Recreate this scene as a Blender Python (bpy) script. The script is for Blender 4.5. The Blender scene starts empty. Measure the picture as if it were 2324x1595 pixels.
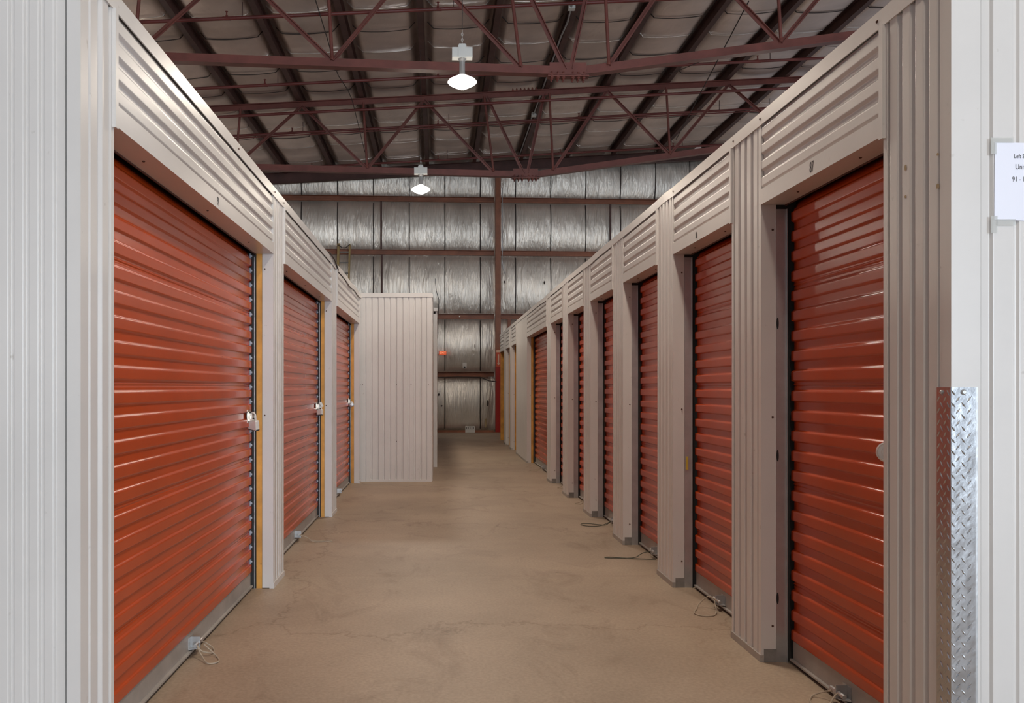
import bpy, bmesh, math, random
from mathutils import Vector, Matrix
random.seed(7)
D = bpy.data
sc = bpy.context.scene
COL = sc.collection
F = 1976.0; CX = 994.0; CY = 879.0; CH = 1.29

def P(px, py, Y):
    """photograph pixel + depth -> point in metres (used to measure places)"""
    return Vector(((px-CX)*Y/F, Y, CH+(CY-py)*Y/F))

# ------------------------------------------------------------------ materials
def mat(name, col, rough=0.5, metal=0.0, var=0.0, vscale=3.0, bump=0.0, bscale=40.0, bstretch=(1,1,1),
        dirt=None, dirt_amt=0.0, coat=0.0, spec=0.5, emit=None, estr=0.0, rvar=0.0, aniso=None):
    m = D.materials.new(name); m.use_nodes = True
    nt = m.node_tree; N = nt.nodes; L = nt.links
    b = N['Principled BSDF']
    b.inputs['Base Color'].default_value = (*col, 1)
    b.inputs['Roughness'].default_value = rough
    b.inputs['Metallic'].default_value = metal
    b.inputs['Coat Weight'].default_value = coat
    b.inputs['Coat Roughness'].default_value = 0.12
    b.inputs['Specular IOR Level'].default_value = spec
    tc = N.new('ShaderNodeTexCoord')
    if var > 0 or dirt_amt > 0:
        mp = N.new('ShaderNodeMapping'); L.new(tc.outputs['Object'], mp.inputs['Vector'])
        nz = N.new('ShaderNodeTexNoise'); nz.inputs['Scale'].default_value = vscale
        nz.inputs['Detail'].default_value = 6; nz.inputs['Roughness'].default_value = .6
        L.new(mp.outputs[0], nz.inputs['Vector'])
        r = N.new('ShaderNodeValToRGB')
        a = tuple(max(0, c*(1-var)) for c in col); z = tuple(min(1, c*(1+var)) for c in col)
        r.color_ramp.elements[0].position = .3; r.color_ramp.elements[0].color = (*a, 1)
        r.color_ramp.elements[1].position = .7; r.color_ramp.elements[1].color = (*z, 1)
        L.new(nz.outputs['Fac'], r.inputs['Fac'])
        out = r.outputs['Color']
        if dirt_amt > 0:
            n2 = N.new('ShaderNodeTexNoise'); n2.inputs['Scale'].default_value = 28
            n2.inputs['Detail'].default_value = 5
            L.new(tc.outputs['Object'], n2.inputs['Vector'])
            r2 = N.new('ShaderNodeValToRGB'); r2.color_ramp.elements[0].position = .70
            r2.color_ramp.elements[0].color = (0,0,0,1)
            r2.color_ramp.elements[1].position = .78; r2.color_ramp.elements[1].color = (dirt_amt,)*3+(1,)
            L.new(n2.outputs['Fac'], r2.inputs['Fac'])
            mx = N.new('ShaderNodeMix'); mx.data_type = 'RGBA'
            L.new(r2.outputs['Color'], mx.inputs['Factor']); L.new(out, mx.inputs['A'])
            mx.inputs['B'].default_value = (*dirt, 1)
            out = mx.outputs['Result']
        L.new(out, b.inputs['Base Color'])
        if rvar > 0:
            mr = N.new('ShaderNodeMapRange'); L.new(nz.outputs['Fac'], mr.inputs['Value'])
            mr.inputs['To Min'].default_value = rough-rvar; mr.inputs['To Max'].default_value = rough+rvar
            L.new(mr.outputs[0], b.inputs['Roughness'])
    if bump > 0:
        mp2 = N.new('ShaderNodeMapping'); mp2.inputs['Scale'].default_value = bstretch
        L.new(tc.outputs['Object'], mp2.inputs['Vector'])
        nb = N.new('ShaderNodeTexNoise'); nb.inputs['Scale'].default_value = bscale
        nb.inputs['Detail'].default_value = 5
        L.new(mp2.outputs[0], nb.inputs['Vector'])
        bp = N.new('ShaderNodeBump'); bp.inputs['Strength'].default_value = bump
        bp.inputs['Distance'].default_value = .02
        L.new(nb.outputs['Fac'], bp.inputs['Height']); L.new(bp.outputs[0], b.inputs['Normal'])
    if emit:
        b.inputs['Emission Color'].default_value = (*emit, 1)
        b.inputs['Emission Strength'].default_value = estr
    return m

M = {}
M['white'] = mat('painted_steel_white', (.64,.608,.58), .32, 0, .05, 1.6, .04, 9, dirt=(.25,.2,.16), dirt_amt=.35, spec=.55)
M['red'] = mat('red_enamel', (.46,.058,.008), .25, 0, .10, 1.2, .05, 8, (1,1,1), dirt=(.25,.07,.03), dirt_amt=.15, spec=.42)
M['galv'] = mat('galvanised_steel', (.50,.50,.50), .38, .75, .12, 8, .05, 30)
M['alum'] = mat('aluminium_bar', (.40,.37,.34), .5, .35, .15, 5, .05, 30, dirt=(.12,.09,.07), dirt_amt=.5)
M['black'] = mat('black_rubber', (.012,.011,.012), .6)
M['tapeglint'] = mat('tape_highlight', (.8,.78,.74), .22, .8)  # pale strip colour standing for lamp glints on the taped roof seams
M['dark'] = mat('dark_interior', (.03,.026,.024), .8)
M['screw'] = mat('screw_rust', (.10,.05,.035), .5, .5)
M['wood'] = mat('pine_stud', (.62,.30,.055), .55, 0, .25, 6, .1, 20, (1,1,.08), dirt=(.16,.06,.02), dirt_amt=.6)
M['grime'] = mat('grey_putty', (.20,.185,.17), .7, 0, .3, 12)
M['steelred'] = mat('red_oxide_primer', (.185,.055,.042), .48, 0, .22, 3, .05, 20, dirt=(.05,.02,.018), dirt_amt=.4)
M['pipe'] = mat('red_oxide_pipe', (.17,.040,.034), .42, 0, .2, 3)
M['purlin'] = mat('purlin_primer', (.085,.036,.030), .6, 0, .3, 2.5, dirt=(.3,.24,.2), dirt_amt=.18)
M['girt'] = mat('girt_primer', (.30,.105,.052), .5, 0, .25, 3, dirt=(.05,.02,.018), dirt_amt=.4)
M['paper'] = mat('white_paper', (.78,.78,.86), .45)
M['tape'] = mat('clear_tape', (.70,.71,.68), .12, spec=.8)
_b = M['tape'].node_tree.nodes['Principled BSDF']; _b.inputs['Alpha'].default_value = .35
M['ink'] = mat('black_ink', (.03,.025,.025), .6)
M['lens'] = mat('lamp_glass', (.9,.9,.88), .2, emit=(1,.885,.745), estr=330)
M['lenstop'] = mat('lamp_shade_glow', (.9,.9,.88), .3, emit=(1,.92,.82), estr=4)
M['lampwhite'] = mat('lamp_housing', (.72,.73,.70), .35)
M['brass'] = mat('latch_metal', (.50,.45,.38), .28, .9)
M['bright'] = mat('bright_metal', (.78,.76,.71), .32, .2, .1, 20)
M['rope'] = mat('pull_rope', (.40,.33,.25), .85)
M['rope_dark'] = mat('pull_rope_dark', (.10,.10,.075), .85)
M['clip'] = mat('edge_clip_plastic', (.36,.40,.47), .35)
M['fibre'] = mat('ladder_fibreglass', (.42,.30,.13), .5, 0, .2, 5)
M['conduit'] = mat('grey_conduit', (.36,.36,.36), .4, .5)
M['cable'] = mat('dark_cable', (.05,.035,.03), .7)
M['exit'] = mat('exit_sign_orange', (.95,.16,.05), .35, emit=(1,.12,.03), estr=.25)
M['firered'] = mat('fire_red_paint', (.38,.018,.012), .35)
M['sign'] = mat('sign_face', (.80,.52,.36), .4)
M['signred'] = mat('sign_red', (.62,.08,.03), .4)
M['yellow'] = mat('residue', (.36,.27,.15), .7)
M['diamond'] = mat('tread_plate', (.55,.56,.58), .24, 1.0, .12, 9, .10, 14)
M['stick'] = mat('yellow_sticker', (.55,.38,.05), .5)
M['vent'] = mat('vent_white', (.65,.62,.58), .5)

# foil
def foil(name, col, rough, bs, stretch, bstr, split=.75):
    m = D.materials.new(name); m.use_nodes = True
    nt = m.node_tree; N = nt.nodes; L = nt.links; b = N['Principled BSDF']
    tc = N.new('ShaderNodeTexCoord')
    b.inputs['Metallic'].default_value = split
    b.inputs['Roughness'].default_value = rough
    nz = N.new('ShaderNodeTexNoise'); nz.inputs['Scale'].default_value = 1.1; nz.inputs['Detail'].default_value = 4
    L.new(tc.outputs['Object'], nz.inputs['Vector'])
    r = N.new('ShaderNodeValToRGB')
    r.color_ramp.elements[0].position = .35; r.color_ramp.elements[0].color = (*[c*.8 for c in col], 1)
    r.color_ramp.elements[1].position = .68; r.color_ramp.elements[1].color = (*[c*1.1 for c in col], 1)
    L.new(nz.outputs['Fac'], r.inputs['Fac']); L.new(r.outputs['Color'], b.inputs['Base Color'])
    prev = None
    for sc_, st_, det, strength, dist in ((bs, stretch, 3, bstr, .05), (bs*3.3, (stretch[0]*.8+.2, stretch[1], stretch[2]*1.5), 6, bstr*.55, .02)):
        mp = N.new('ShaderNodeMapping'); mp.inputs['Scale'].default_value = st_
        L.new(tc.outputs['Object'], mp.inputs['Vector'])
        nb = N.new('ShaderNodeTexNoise'); nb.inputs['Scale'].default_value = sc_; nb.inputs['Detail'].default_value = det
        nb.inputs['Distortion'].default_value = .6
        L.new(mp.outputs[0], nb.inputs['Vector'])
        bp = N.new('ShaderNodeBump'); bp.inputs['Strength'].default_value = strength; bp.inputs['Distance'].default_value = dist
        L.new(nb.outputs['Fac'], bp.inputs['Height'])
        if prev: L.new(prev.outputs[0], bp.inputs['Normal'])
        prev = bp
    L.new(prev.outputs[0], b.inputs['Normal'])
    return m
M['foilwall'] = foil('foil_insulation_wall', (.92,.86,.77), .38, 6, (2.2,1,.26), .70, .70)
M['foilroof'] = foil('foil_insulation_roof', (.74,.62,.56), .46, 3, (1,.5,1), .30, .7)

# floor
def floor_mat():
    m = D.materials.new('concrete_floor'); m.use_nodes = True
    nt = m.node_tree; N = nt.nodes; L = nt.links; b = N['Principled BSDF']
    tc = N.new('ShaderNodeTexCoord')
    def noise(s, d, rough=.6, st=(1,1,1), dist=0):
        mp = N.new('ShaderNodeMapping'); mp.inputs['Scale'].default_value = st
        L.new(tc.outputs['Object'], mp.inputs['Vector'])
        n = N.new('ShaderNodeTexNoise'); n.inputs['Scale'].default_value = s; n.inputs['Detail'].default_value = d
        n.inputs['Roughness'].default_value = rough; n.inputs['Distortion'].default_value = dist
        L.new(mp.outputs[0], n.inputs['Vector']); return n
    def ramp(src, p0, c0, p1, c1):
        r = N.new('ShaderNodeValToRGB'); e = r.color_ramp.elements
        e[0].position = p0; e[0].color = (*c0,1); e[1].position = p1; e[1].color = (*c1,1)
        L.new(src, r.inputs['Fac']); return r.outputs['Color']
    base = ramp(noise(.9, 5).outputs['Fac'], .3, (.285,.212,.148), .72, (.405,.31,.222))
    fine = ramp(noise(60, 3).outputs['Fac'], .35, (.86,.86,.86), .65, (1.06,1.06,1.06))
    sm = ramp(noise(2.2, 8, .7, (1,.6,1), 1.4).outputs['Fac'], .28, (.74,.70,.67), .46, (1,1,1))
    spots = ramp(noise(9, 4, .6).outputs['Fac'], .24, (.50,.44,.40), .30, (1,1,1))
    def mul(a, c):
        x = N.new('ShaderNodeMix'); x.data_type = 'RGBA'; x.blend_type = 'MULTIPLY'; x.inputs['Factor'].default_value = 1
        L.new(a, x.inputs['A']); L.new(c, x.inputs['B']); return x.outputs['Result']
    out = mul(mul(mul(base, fine), sm), spots)
    sep = N.new('ShaderNodeSeparateXYZ'); L.new(tc.outputs['Object'], sep.inputs[0])
    wob = noise(6, 3); 
    for yj in (5.97, 12.15, 18.3, -.2):
        s = N.new('ShaderNodeMath'); s.operation = 'MULTIPLY_ADD'
        L.new(wob.outputs['Fac'], s.inputs[0]); s.inputs[1].default_value = .018; L.new(sep.outputs['Y'], s.inputs[2])
        a = N.new('ShaderNodeMath'); a.operation = 'SUBTRACT'; L.new(s.outputs[0], a.inputs[0]); a.inputs[1].default_value = yj
        c = N.new('ShaderNodeMath'); c.operation = 'ABSOLUTE'; L.new(a.outputs[0], c.inputs[0])
        line = ramp(c.outputs[0], .0035, (.62,.58,.55), .010, (1,1,1))
        out = mul(out, line)
    # hairline cracks
    vo = N.new('ShaderNodeTexVoronoi'); vo.feature = 'DISTANCE_TO_EDGE'; vo.inputs['Scale'].default_value = .32
    nw = noise(1.3, 6, .65); mxv = N.new('ShaderNodeVectorMath'); mxv.operation = 'MULTIPLY_ADD'
    L.new(nw.outputs['Color'], mxv.inputs[0]); mxv.inputs[1].default_value = (1.5,1.5,0); L.new(tc.outputs['Object'], mxv.inputs[2])
    L.new(mxv.outputs[0], vo.inputs['Vector'])
    out = mul(out, ramp(vo.outputs['Distance'], .0, (.72,.68,.65), .006, (1,1,1)))
    L.new(out, b.inputs['Base Color'])
    b.inputs['Roughness'].default_value = .52
    bp = N.new('ShaderNodeBump'); bp.inputs['Strength'].default_value = .12; bp.inputs['Distance'].default_value = .01
    L.new(noise(45, 5).outputs['Fac'], bp.inputs['Height']); L.new(bp.outputs[0], b.inputs['Normal'])
    return m
M['floor'] = floor_mat()

# ------------------------------------------------------------------ mesh helpers
class MB:
    def __init__(s): s.v = []; s.f = []
    def poly(s, pts):
        n = len(s.v); s.v += [tuple(p) for p in pts]; s.f.append(tuple(range(n, n+len(pts))))
    def box(s, a, b):
        x0,x1 = sorted((a[0],b[0])); y0,y1 = sorted((a[1],b[1])); z0,z1 = sorted((a[2],b[2])); n = len(s.v)
        s.v += [(x,y,z) for z in (z0,z1) for y in (y0,y1) for x in (x0,x1)]
        for q in ((0,2,3,1),(4,5,7,6),(0,1,5,4),(2,6,7,3),(0,4,6,2),(1,3,7,5)): s.f.append(tuple(n+i for i in q))
        return s
    def bar(s, a, b, w, h, up=(0,0,1)):
        a = Vector(a); b = Vector(b); d = (b-a).normalized(); up = Vector(up)
        if abs(d.dot(up)) > .99: up = Vector((0,1,0))
        r = d.cross(up).normalized(); u = r.cross(d)
        n = len(s.v)
        for p in (a, b):
            for i, j in ((-1,-1),(1,-1),(1,1),(-1,1)): s.v.append(tuple(p+r*i*w/2+u*j*h/2))
        for q in ((3,2,1,0),(4,5,6,7),(0,1,5,4),(1,2,6,5),(2,3,7,6),(3,0,4,7)): s.f.append(tuple(n+i for i in q))
        return s
    def tube(s, pts, r, seg=8, closed=False):
        pts = [Vector(p) for p in pts]; n0 = len(s.v); K = len(pts); prev = None
        for i, p in enumerate(pts):
            if closed: t = pts[(i+1)%K]-pts[i-1]
            else: t = pts[min(i+1,K-1)]-pts[max(i-1,0)]
            t.normalize()
            if prev is None:
                u = Vector((0,0,1)) if abs(t.z) < .9 else Vector((1,0,0))
            else: u = prev
            e = (u - t*u.dot(t)).normalized(); prev = e; g = t.cross(e)
            for k in range(seg):
                a = 2*math.pi*k/seg; s.v.append(tuple(p+e*math.cos(a)*r+g*math.sin(a)*r))
        R = K if closed else K-1
        for i in range(R):
            for k in range(seg):
                a = n0+i*seg+k; b = n0+i*seg+(k+1)%seg; c = n0+((i+1)%K)*seg+(k+1)%seg; d = n0+((i+1)%K)*seg+k
                s.f.append((a,b,c,d))
        if not closed:
            s.f.append(tuple(n0+k for k in reversed(range(seg)))); s.f.append(tuple(n0+(K-1)*seg+k for k in range(seg)))
        return s
    def lathe(s, prof, c, axis='z', seg=24):
        n0 = len(s.v); c = Vector(c)
        ax = {'z':(Vector((1,0,0)),Vector((0,1,0)),Vector((0,0,1))),'x':(Vector((0,1,0)),Vector((0,0,1)),Vector((1,0,0))),
              'y':(Vector((0,0,1)),Vector((1,0,0)),Vector((0,1,0)))}[axis] if isinstance(axis,str) else axis
        for r, z in prof:
            for k in range(seg):
                a = 2*math.pi*k/seg
                s.v.append(tuple(c+ax[0]*math.cos(a)*r+ax[1]*math.sin(a)*r+ax[2]*z))
        for i in range(len(prof)-1):
            for k in range(seg):
                s.f.append((n0+i*seg+k, n0+i*seg+(k+1)%seg, n0+(i+1)*seg+(k+1)%seg, n0+(i+1)*seg+k))
        s.f.append(tuple(n0+k for k in reversed(range(seg))))
        s.f.append(tuple(n0+(len(prof)-1)*seg+k for k in range(seg)))
        return s
    def prism(s, prof, O, U, Nn, V, L):
        """closed 2D profile (u,n) extruded by L along V"""
        O = Vector(O); U = Vector(U); Nn = Vector(Nn); V = Vector(V); n0 = len(s.v); K = len(prof)
        for t in (0, L):
            for u, n in prof: s.v.append(tuple(O+U*u+Nn*n+V*t))
        for i in range(K): s.f.append((n0+i, n0+(i+1)%K, n0+K+(i+1)%K, n0+K+i))
        s.f.append(tuple(n0+i for i in reversed(range(K)))); s.f.append(tuple(n0+K+i for i in range(K)))
        return s
    def build(s, name, m, parent=None, smooth=False, angle=40):
        me = D.meshes.new(name); 
        me.from_pydata(s.v, [], s.f); me.materials.append(m)
        bm = bmesh.new(); bm.from_mesh(me); bmesh.ops.recalc_face_normals(bm, faces=bm.faces); bm.to_mesh(me); bm.free()
        o = D.objects.new(name, me); COL.objects.link(o)
        if smooth:
            for p in me.polygons: p.use_smooth = True
            try: me.set_sharp_from_angle(angle=math.radians(angle))
            except Exception: pass
        if parent is not None:
            o.parent = parent; o.matrix_parent_inverse = Matrix.Translation(-Vector(parent.location))
        return o

def tag(o, label=None, cat=None, group=None, kind=None):
    if label: o['label'] = label
    if cat: o['category'] = cat
    if group: o['group'] = group
    if kind: o['kind'] = kind
    return o
def thing(name, loc, label, cat, group=None):
    o = D.objects.new(name, None); COL.objects.link(o); o.location = loc; o.empty_display_size = .1
    return tag(o, label, cat, group, 'thing')
def struct(o, label=None):
    o['kind'] = 'structure'
    if label: o['label'] = label
    return o

def ribs(L, pitch, raised, slope, depth, margin0=.0, margin1=.0, back=-.012):
    """front outline of ribbed sheet along length L; (u,n) closed with flat back"""
    pts = [(0, 0)]
    usable = L-margin0-margin1; n = max(1, int(usable/pitch+.35)); p = usable/n
    for i in range(n):
        c = margin0+p*(i+.5); h = raised*p/2; s = slope
        # rounded trapezoid
        for u, d in ((-h-s-.0022, 0), (-h-s, 0), (-h-s*.75, .10), (-h-s*.25, .90), (-h, 1), (-h+.0022, 1), (h-.0022, 1), (h, 1), (h+s*.25, .90), (h+s*.75, .10), (h+s, 0), (h+s+.0022, 0)):
            pts.append((c+u, d*depth))
    pts.append((L, 0)); pts.append((L, back)); pts.append((0, back))
    return pts

def text_mesh(body, size, m, O, X, Y, name, parent, sx=1.0, ext=.0004, align='CENTER'):
    c = D.curves.new(name, 'FONT'); c.body = body; c.size = size; c.extrude = ext; c.align_x = align; c.align_y = 'CENTER'
    t = D.objects.new(name, c); COL.objects.link(t)
    bpy.context.view_layer.update()
    dg = bpy.context.evaluated_depsgraph_get()
    me = D.meshes.new_from_object(t.evaluated_get(dg)); me.materials.clear(); me.materials.append(m)
    D.objects.remove(t)
    X = Vector(X); Y = Vector(Y); Z = X.cross(Y); O = Vector(O)
    for v in me.vertices:
        q = v.co; v.co = O+X*q.x*sx+Y*q.y+Z*(q.z+ext)
    o = D.objects.new(name, me); COL.objects.link(o)
    o.parent = parent; o.matrix_parent_inverse = Matrix.Translation(-Vector(parent.location))
    return o

XL, XR = -1.07, 1.53
HT = 2.58        # height of unit rows
HB = 2.147       # underside of door headers
Y0 = 2.585       # face of the rows towards the cross aisle
def skew(Y, X): return Y+.06*X
def zroof(X): return 7.84+.07*X

# ------------------------------------------------------------------ setting
fl = MB().box((-12,-9,-.15), (14,26.6,0)).build('floor', M['floor']); struct(fl, 'tan stained concrete floor with saw-cut joints')

# roof insulation, hung in bays between purlins
PX = [-.30+1.33*n for n in range(-8, 9)]
def roof():
    xs = []
    for a, b in zip(PX[:-1], PX[1:]):
        for k in (0,.05,.1,.15,.2,.3,.4,.5,.6,.7,.8,.85,.9,.95): xs.append((a+(b-a)*k, k))
    xs.append((PX[-1], 0))
    ys = []; y = -5.0
    seams = [ -4+1.36*i for i in range(24)]
    n = 300
    yy = [-5+31.2*i/n for i in range(n+1)]
    v = []; f = []
    for j, y in enumerate(yy):
        for i, (x, u) in enumerate(xs):
            e_ = min(u,1-u)*1.33; tt = min(1,max(0,(e_-.07)/.16)); sag = -.03+.13*tt*tt*(3-2*tt)+.05*math.sin(math.pi*u)
            bay = int(i//14)
            s = 0
            ph = (y+4+.03*x)/1.36; fr = ph-math.floor(ph)
            d = min(fr, 1-fr)*1.36
            s -= .020*math.exp(-(d/.05)**2)*(1 if int(math.floor(ph+.5))%2 else -1)
            w = .014*math.sin(y*2.1+bay*1.7)*math.sin(math.pi*u)+.008*math.sin(y*5.3+bay*2.9+x)*math.sin(math.pi*u)
            v.append((x, skew(y, x), zroof(x)-sag+s*math.sin(math.pi*u)**.5 if u>0 else zroof(x)-.0+0))
            if u > 0:
                q = v[-1]; v[-1] = (q[0], q[1], q[2]+w)
    W = len(xs)
    for j in range(n):
        for i in range(W-1): f.append((j*W+i, j*W+i+1, (j+1)*W+i+1, (j+1)*W+i))
    # top skin to give it thickness
    m = MB(); m.v = v; m.f = f
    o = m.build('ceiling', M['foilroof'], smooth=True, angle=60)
    so = o.modifiers.new('thick', 'SOLIDIFY'); so.thickness = .008; so.offset = 0
    struct(o, 'foil-faced roof insulation sagging between the purlins')
    for ys_, mt, w_, nm, lb in (((13.1,14.6,16.4,19.6,20.8,22.5,24.0), 'tapeglint', .016, 'tape_highlight', 'bright strips painted as lamp highlights along the taped roof seams'), ((12.0,15.5,17.3,18.4,21.6), 'cable', .020, 'insulation_lap', 'dark lap lines across the roof insulation')):  # bright strips stand in for lamp highlights on taped seams; dark ones are laps
        t = MB()
        for y in ys_:
            for b in range(len(PX)-1):
                pts = []
                for k in range(1, 12):
                    u = k/12; x = PX[b]+1.33*u; e_ = min(u,1-u)*1.33; tt = min(1,max(0,(e_-.07)/.16))
                    sg = -.03+.13*tt*tt*(3-2*tt)+.05*math.sin(math.pi*u)
                    pts.append(Vector((x, skew(y,x)+.05*math.sin(b*2.3+y), zroof(x)-sg-.022)))
                for p, q in zip(pts[:-1], pts[1:]): t.bar(p, q, w_*(.6+.5*abs(math.sin(b*1.9+y*3))), .010)
        so_ = t.build(nm, M[mt], o); tag(so_, lb)
roof()
# roof sheet above insulation
rs = MB()
rs.prism([(PX[0], zroof(PX[0])+.14), (PX[-1], zroof(PX[-1])+.14), (PX[-1], zroof(PX[-1])+.2), (PX[0], zroof(PX[0])+.2)], (0,-5.2,0), (1,0,0), (0,0,1), (0,1,0), 32.4)
struct(rs.build('ceiling_deck', M['dark']), 'roof deck above the insulation')

# back wall insulation
GZ = [0.0, 1.67, 3.33, 5.16, 6.69, 8.3]
def back_wall():
    seams = [.20+1.025*i for i in range(-10,10)]
    xs = []
    for a, b in zip(seams[:-1], seams[1:]):
        for k in range(8): xs.append((a+(b-a)*k/8, k/8))
    v = []; f = []; zs = []
    for a, b in zip(GZ[:-1], GZ[1:]):
        for k in range(14): zs.append((a+(b-a)*k/14, k/14, b-a))
    zs.append((GZ[-1], 0, 1))
    for z, t, hh in zs:
        for i, (x, u) in enumerate(xs):
            bul = .20*abs(math.sin(math.pi*t))**.6
            crease = .035*math.exp(-(min(u,1-u)/.07)**2)*math.sin(math.pi*t)
            colm = .10*math.exp(-((x-1.72)/.22)**2)*math.sin(math.pi*t)
            w = .010*math.sin(x*9+z*3)+.008*math.sin(x*17.3-z*2.2)
            v.append((x, skew(25.22, x)-bul+crease+colm+w*math.sin(math.pi*t), z))
    W = len(xs)
    for j in range(len(zs)-1):
        for i in range(W-1): f.append((j*W+i, j*W+i+1, (j+1)*W+i+1, (j+1)*W+i))
    m = MB(); m.v = v; m.f = f
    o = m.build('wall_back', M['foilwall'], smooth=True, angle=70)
    so = o.modifiers.new('thick', 'SOLIDIFY'); so.thickness = .008; so.offset = 0
    struct(o, 'far wall of quilted foil insulation')
    # seam tapes: thin dark folded strips, part of the wall
    t = MB()
    for sx in seams:
        for a, b in zip(GZ[:-1], GZ[1:]):
            K = 10; 
            for k in range(K):
                t0 = .06+.88*k/K; t1 = .06+.88*(k+1)/K
                y0 = skew(25.22, sx)-.20*math.sin(math.pi*t0)**.6+.035*math.sin(math.pi*t0)-.016
                y1 = skew(25.22, sx)-.20*math.sin(math.pi*t1)**.6+.035*math.sin(math.pi*t1)-.016
                t.bar((sx, y0, a+(b-a)*t0), (sx, y1, a+(b-a)*t1), .028, .016, up=(0,1,0))
    s = t.build('insulation_seam', M['cable'], o); tag(s, 'dark stitched seams of the foil quilt')
back_wall()

# cross-aisle faces
def front_wall(name, x0, x1, pitch, raised, label, dep=.010):
    m = MB(); m.prism(ribs(abs(x1-x0), pitch, raised, .006, dep, .02, .02), (x0, Y0, .0), (1,0,0), (0,-1,0), (0,0,1), HT)
    struct(m.build(name, M['white'], smooth=True, angle=50), label)
front_wall('wall_left', -6.0, -1.108, .0445, .56, 'white ribbed steel wall facing the cross aisle, left', .013)
front_wall('wall_right', 1.612, 6.5, .078, .74, 'white ribbed steel wall facing the cross aisle, right')
# dark closed carcasses added behind the doors so their gaps stay unlit
def carcass(name, xa, xb, ya, yb, s):
    m = MB(); t = .04
    m.box((xb, ya, 0), (xb+s*t, yb, HT-.06))               # rear wall
    m.box((xa, ya, HT-.10), (xb, yb, HT-.06))              # lid added against light from above
    m.box((xa, yb-t, 0), (xb, yb, HT-.1)); m.box((xa+s*.05, ya, 0), (xb, ya+t, HT-.1))
    return struct(m.build(name, M['dark']), 'dark carcass added behind the row of doors to keep light out')
carcass('light_stop_left_row', XL-.157, -4.2, Y0+.03, 11.90, -1)
carcass('light_stop_right_row', XR+.157, 4.6, Y0+.03, 21.36, 1)

# ------------------------------------------------------------------ unit row parts
def screw(p, axis, parent, r=.006):
    m = MB(); m.lathe([(r,0),(r,.002),(r*.55,.0045)], p, axis, 8)
    return m.build('screw', M['screw'], parent)
AX = {'-x':(Vector((0,1,0)),Vector((0,0,1)),Vector((-1,0,0))), '+x':(Vector((0,1,0)),Vector((0,0,1)),Vector((1,0,0))),
      '-y':(Vector((1,0,0)),Vector((0,0,1)),Vector((0,-1,0))), '-z':(Vector((1,0,0)),Vector((0,1,0)),Vector((0,0,-1)))}

def pillar(s, ya, yb, label, stud='steel', group=None, detail=True, near_jamb=True, far_jamb=True):
    """s=+1 right row, -1 left row; front face plane at X = XR / XL"""
    X = XR if s > 0 else XL; w = yb-ya
    r = thing('partition_pillar', (X+s*.05, (ya+yb)/2, 0), label, 'pillar', group)
    a, b = .028, .020
    m = MB(); m.prism(ribs(w-a-b, .083, .55, .010, .012, .004, .004), (X, ya+a, .035), (0,1,0), (-s,0,0), (0,0,1), HT-.055-.035)
    m.build('ribbed_panel', M['white'], r, smooth=True, angle=50)
    # near jamb trim: front leaf + leaf turned into the opening
    m = MB(); m.prism([(0,.013),(a+.004,.013),(a+.004,-.004),(.006,-.004),(.006,-.058),(0,-.058)], (X, ya, .004), (0,1,0), (-s,0,0), (0,0,1), HT-.055)
    m.build('jamb_trim', M['white'], r)
    m = MB(); m.prism([(0,.013),(-b-.004,.013),(-b-.004,-.004),(-.006,-.004),(-.006,-.058),(0,-.058)], (X, yb, .004), (0,1,0), (-s,0,0), (0,0,1), HT-.055)
    m.build('jamb_trim', M['white'], r)
    m = MB().box((X+s*.013, ya+.007, 0), (X+s*.155, yb-.007, HT-.065)); m.build('light_stop_core', M['dark'], r)  # dark filler added inside the pillar so no light leaks through
    if stud == 'wood':
        for y in ((ya+.001,) if near_jamb else ())+((yb-.036,) if far_jamb else ()):
            MB().box((X+s*.060, y, .0), (X+s*.096, y+.035, HB+.02)).build('wood_stud', M['wood'], r)
    # base angle
    m = MB(); m.box((X-s*.018, ya-.002, 0), (X+s*.012, yb+.002, .034)); m.build('base_trim', M['white'] if s < 0 else M['alum'], r)
    if s > 0 and stud == 'steel':
        MB().box((X+s*.001, ya-.003, .0), (X+s*.060, ya+.01, .062)).build('base_clip', M['grime'], r)
    if detail:
        for z in ((.17, 1.15, 2.03) if s > 0 else (1.11, 2.05)):
            screw((X+s*.042, ya, z), AX['-y'], r, .0055)
        if s < 0:
            m = MB(); m.poly([(X, ya-.0012, HB-.005), (X+s*.058, ya-.0012, HB-.005), (X+s*.058, ya-.0012, HB-.07)])
            m.poly([(X, ya+.0005, HB-.005), (X+s*.058, ya+.0005, HB-.005), (X+s*.058, ya+.0005, HB-.07)])
            m.f += [(0,1,4,3),(1,2,5,4),(2,0,3,5)]
            m.build('gusset', M['white'], r)
    return r

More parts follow.
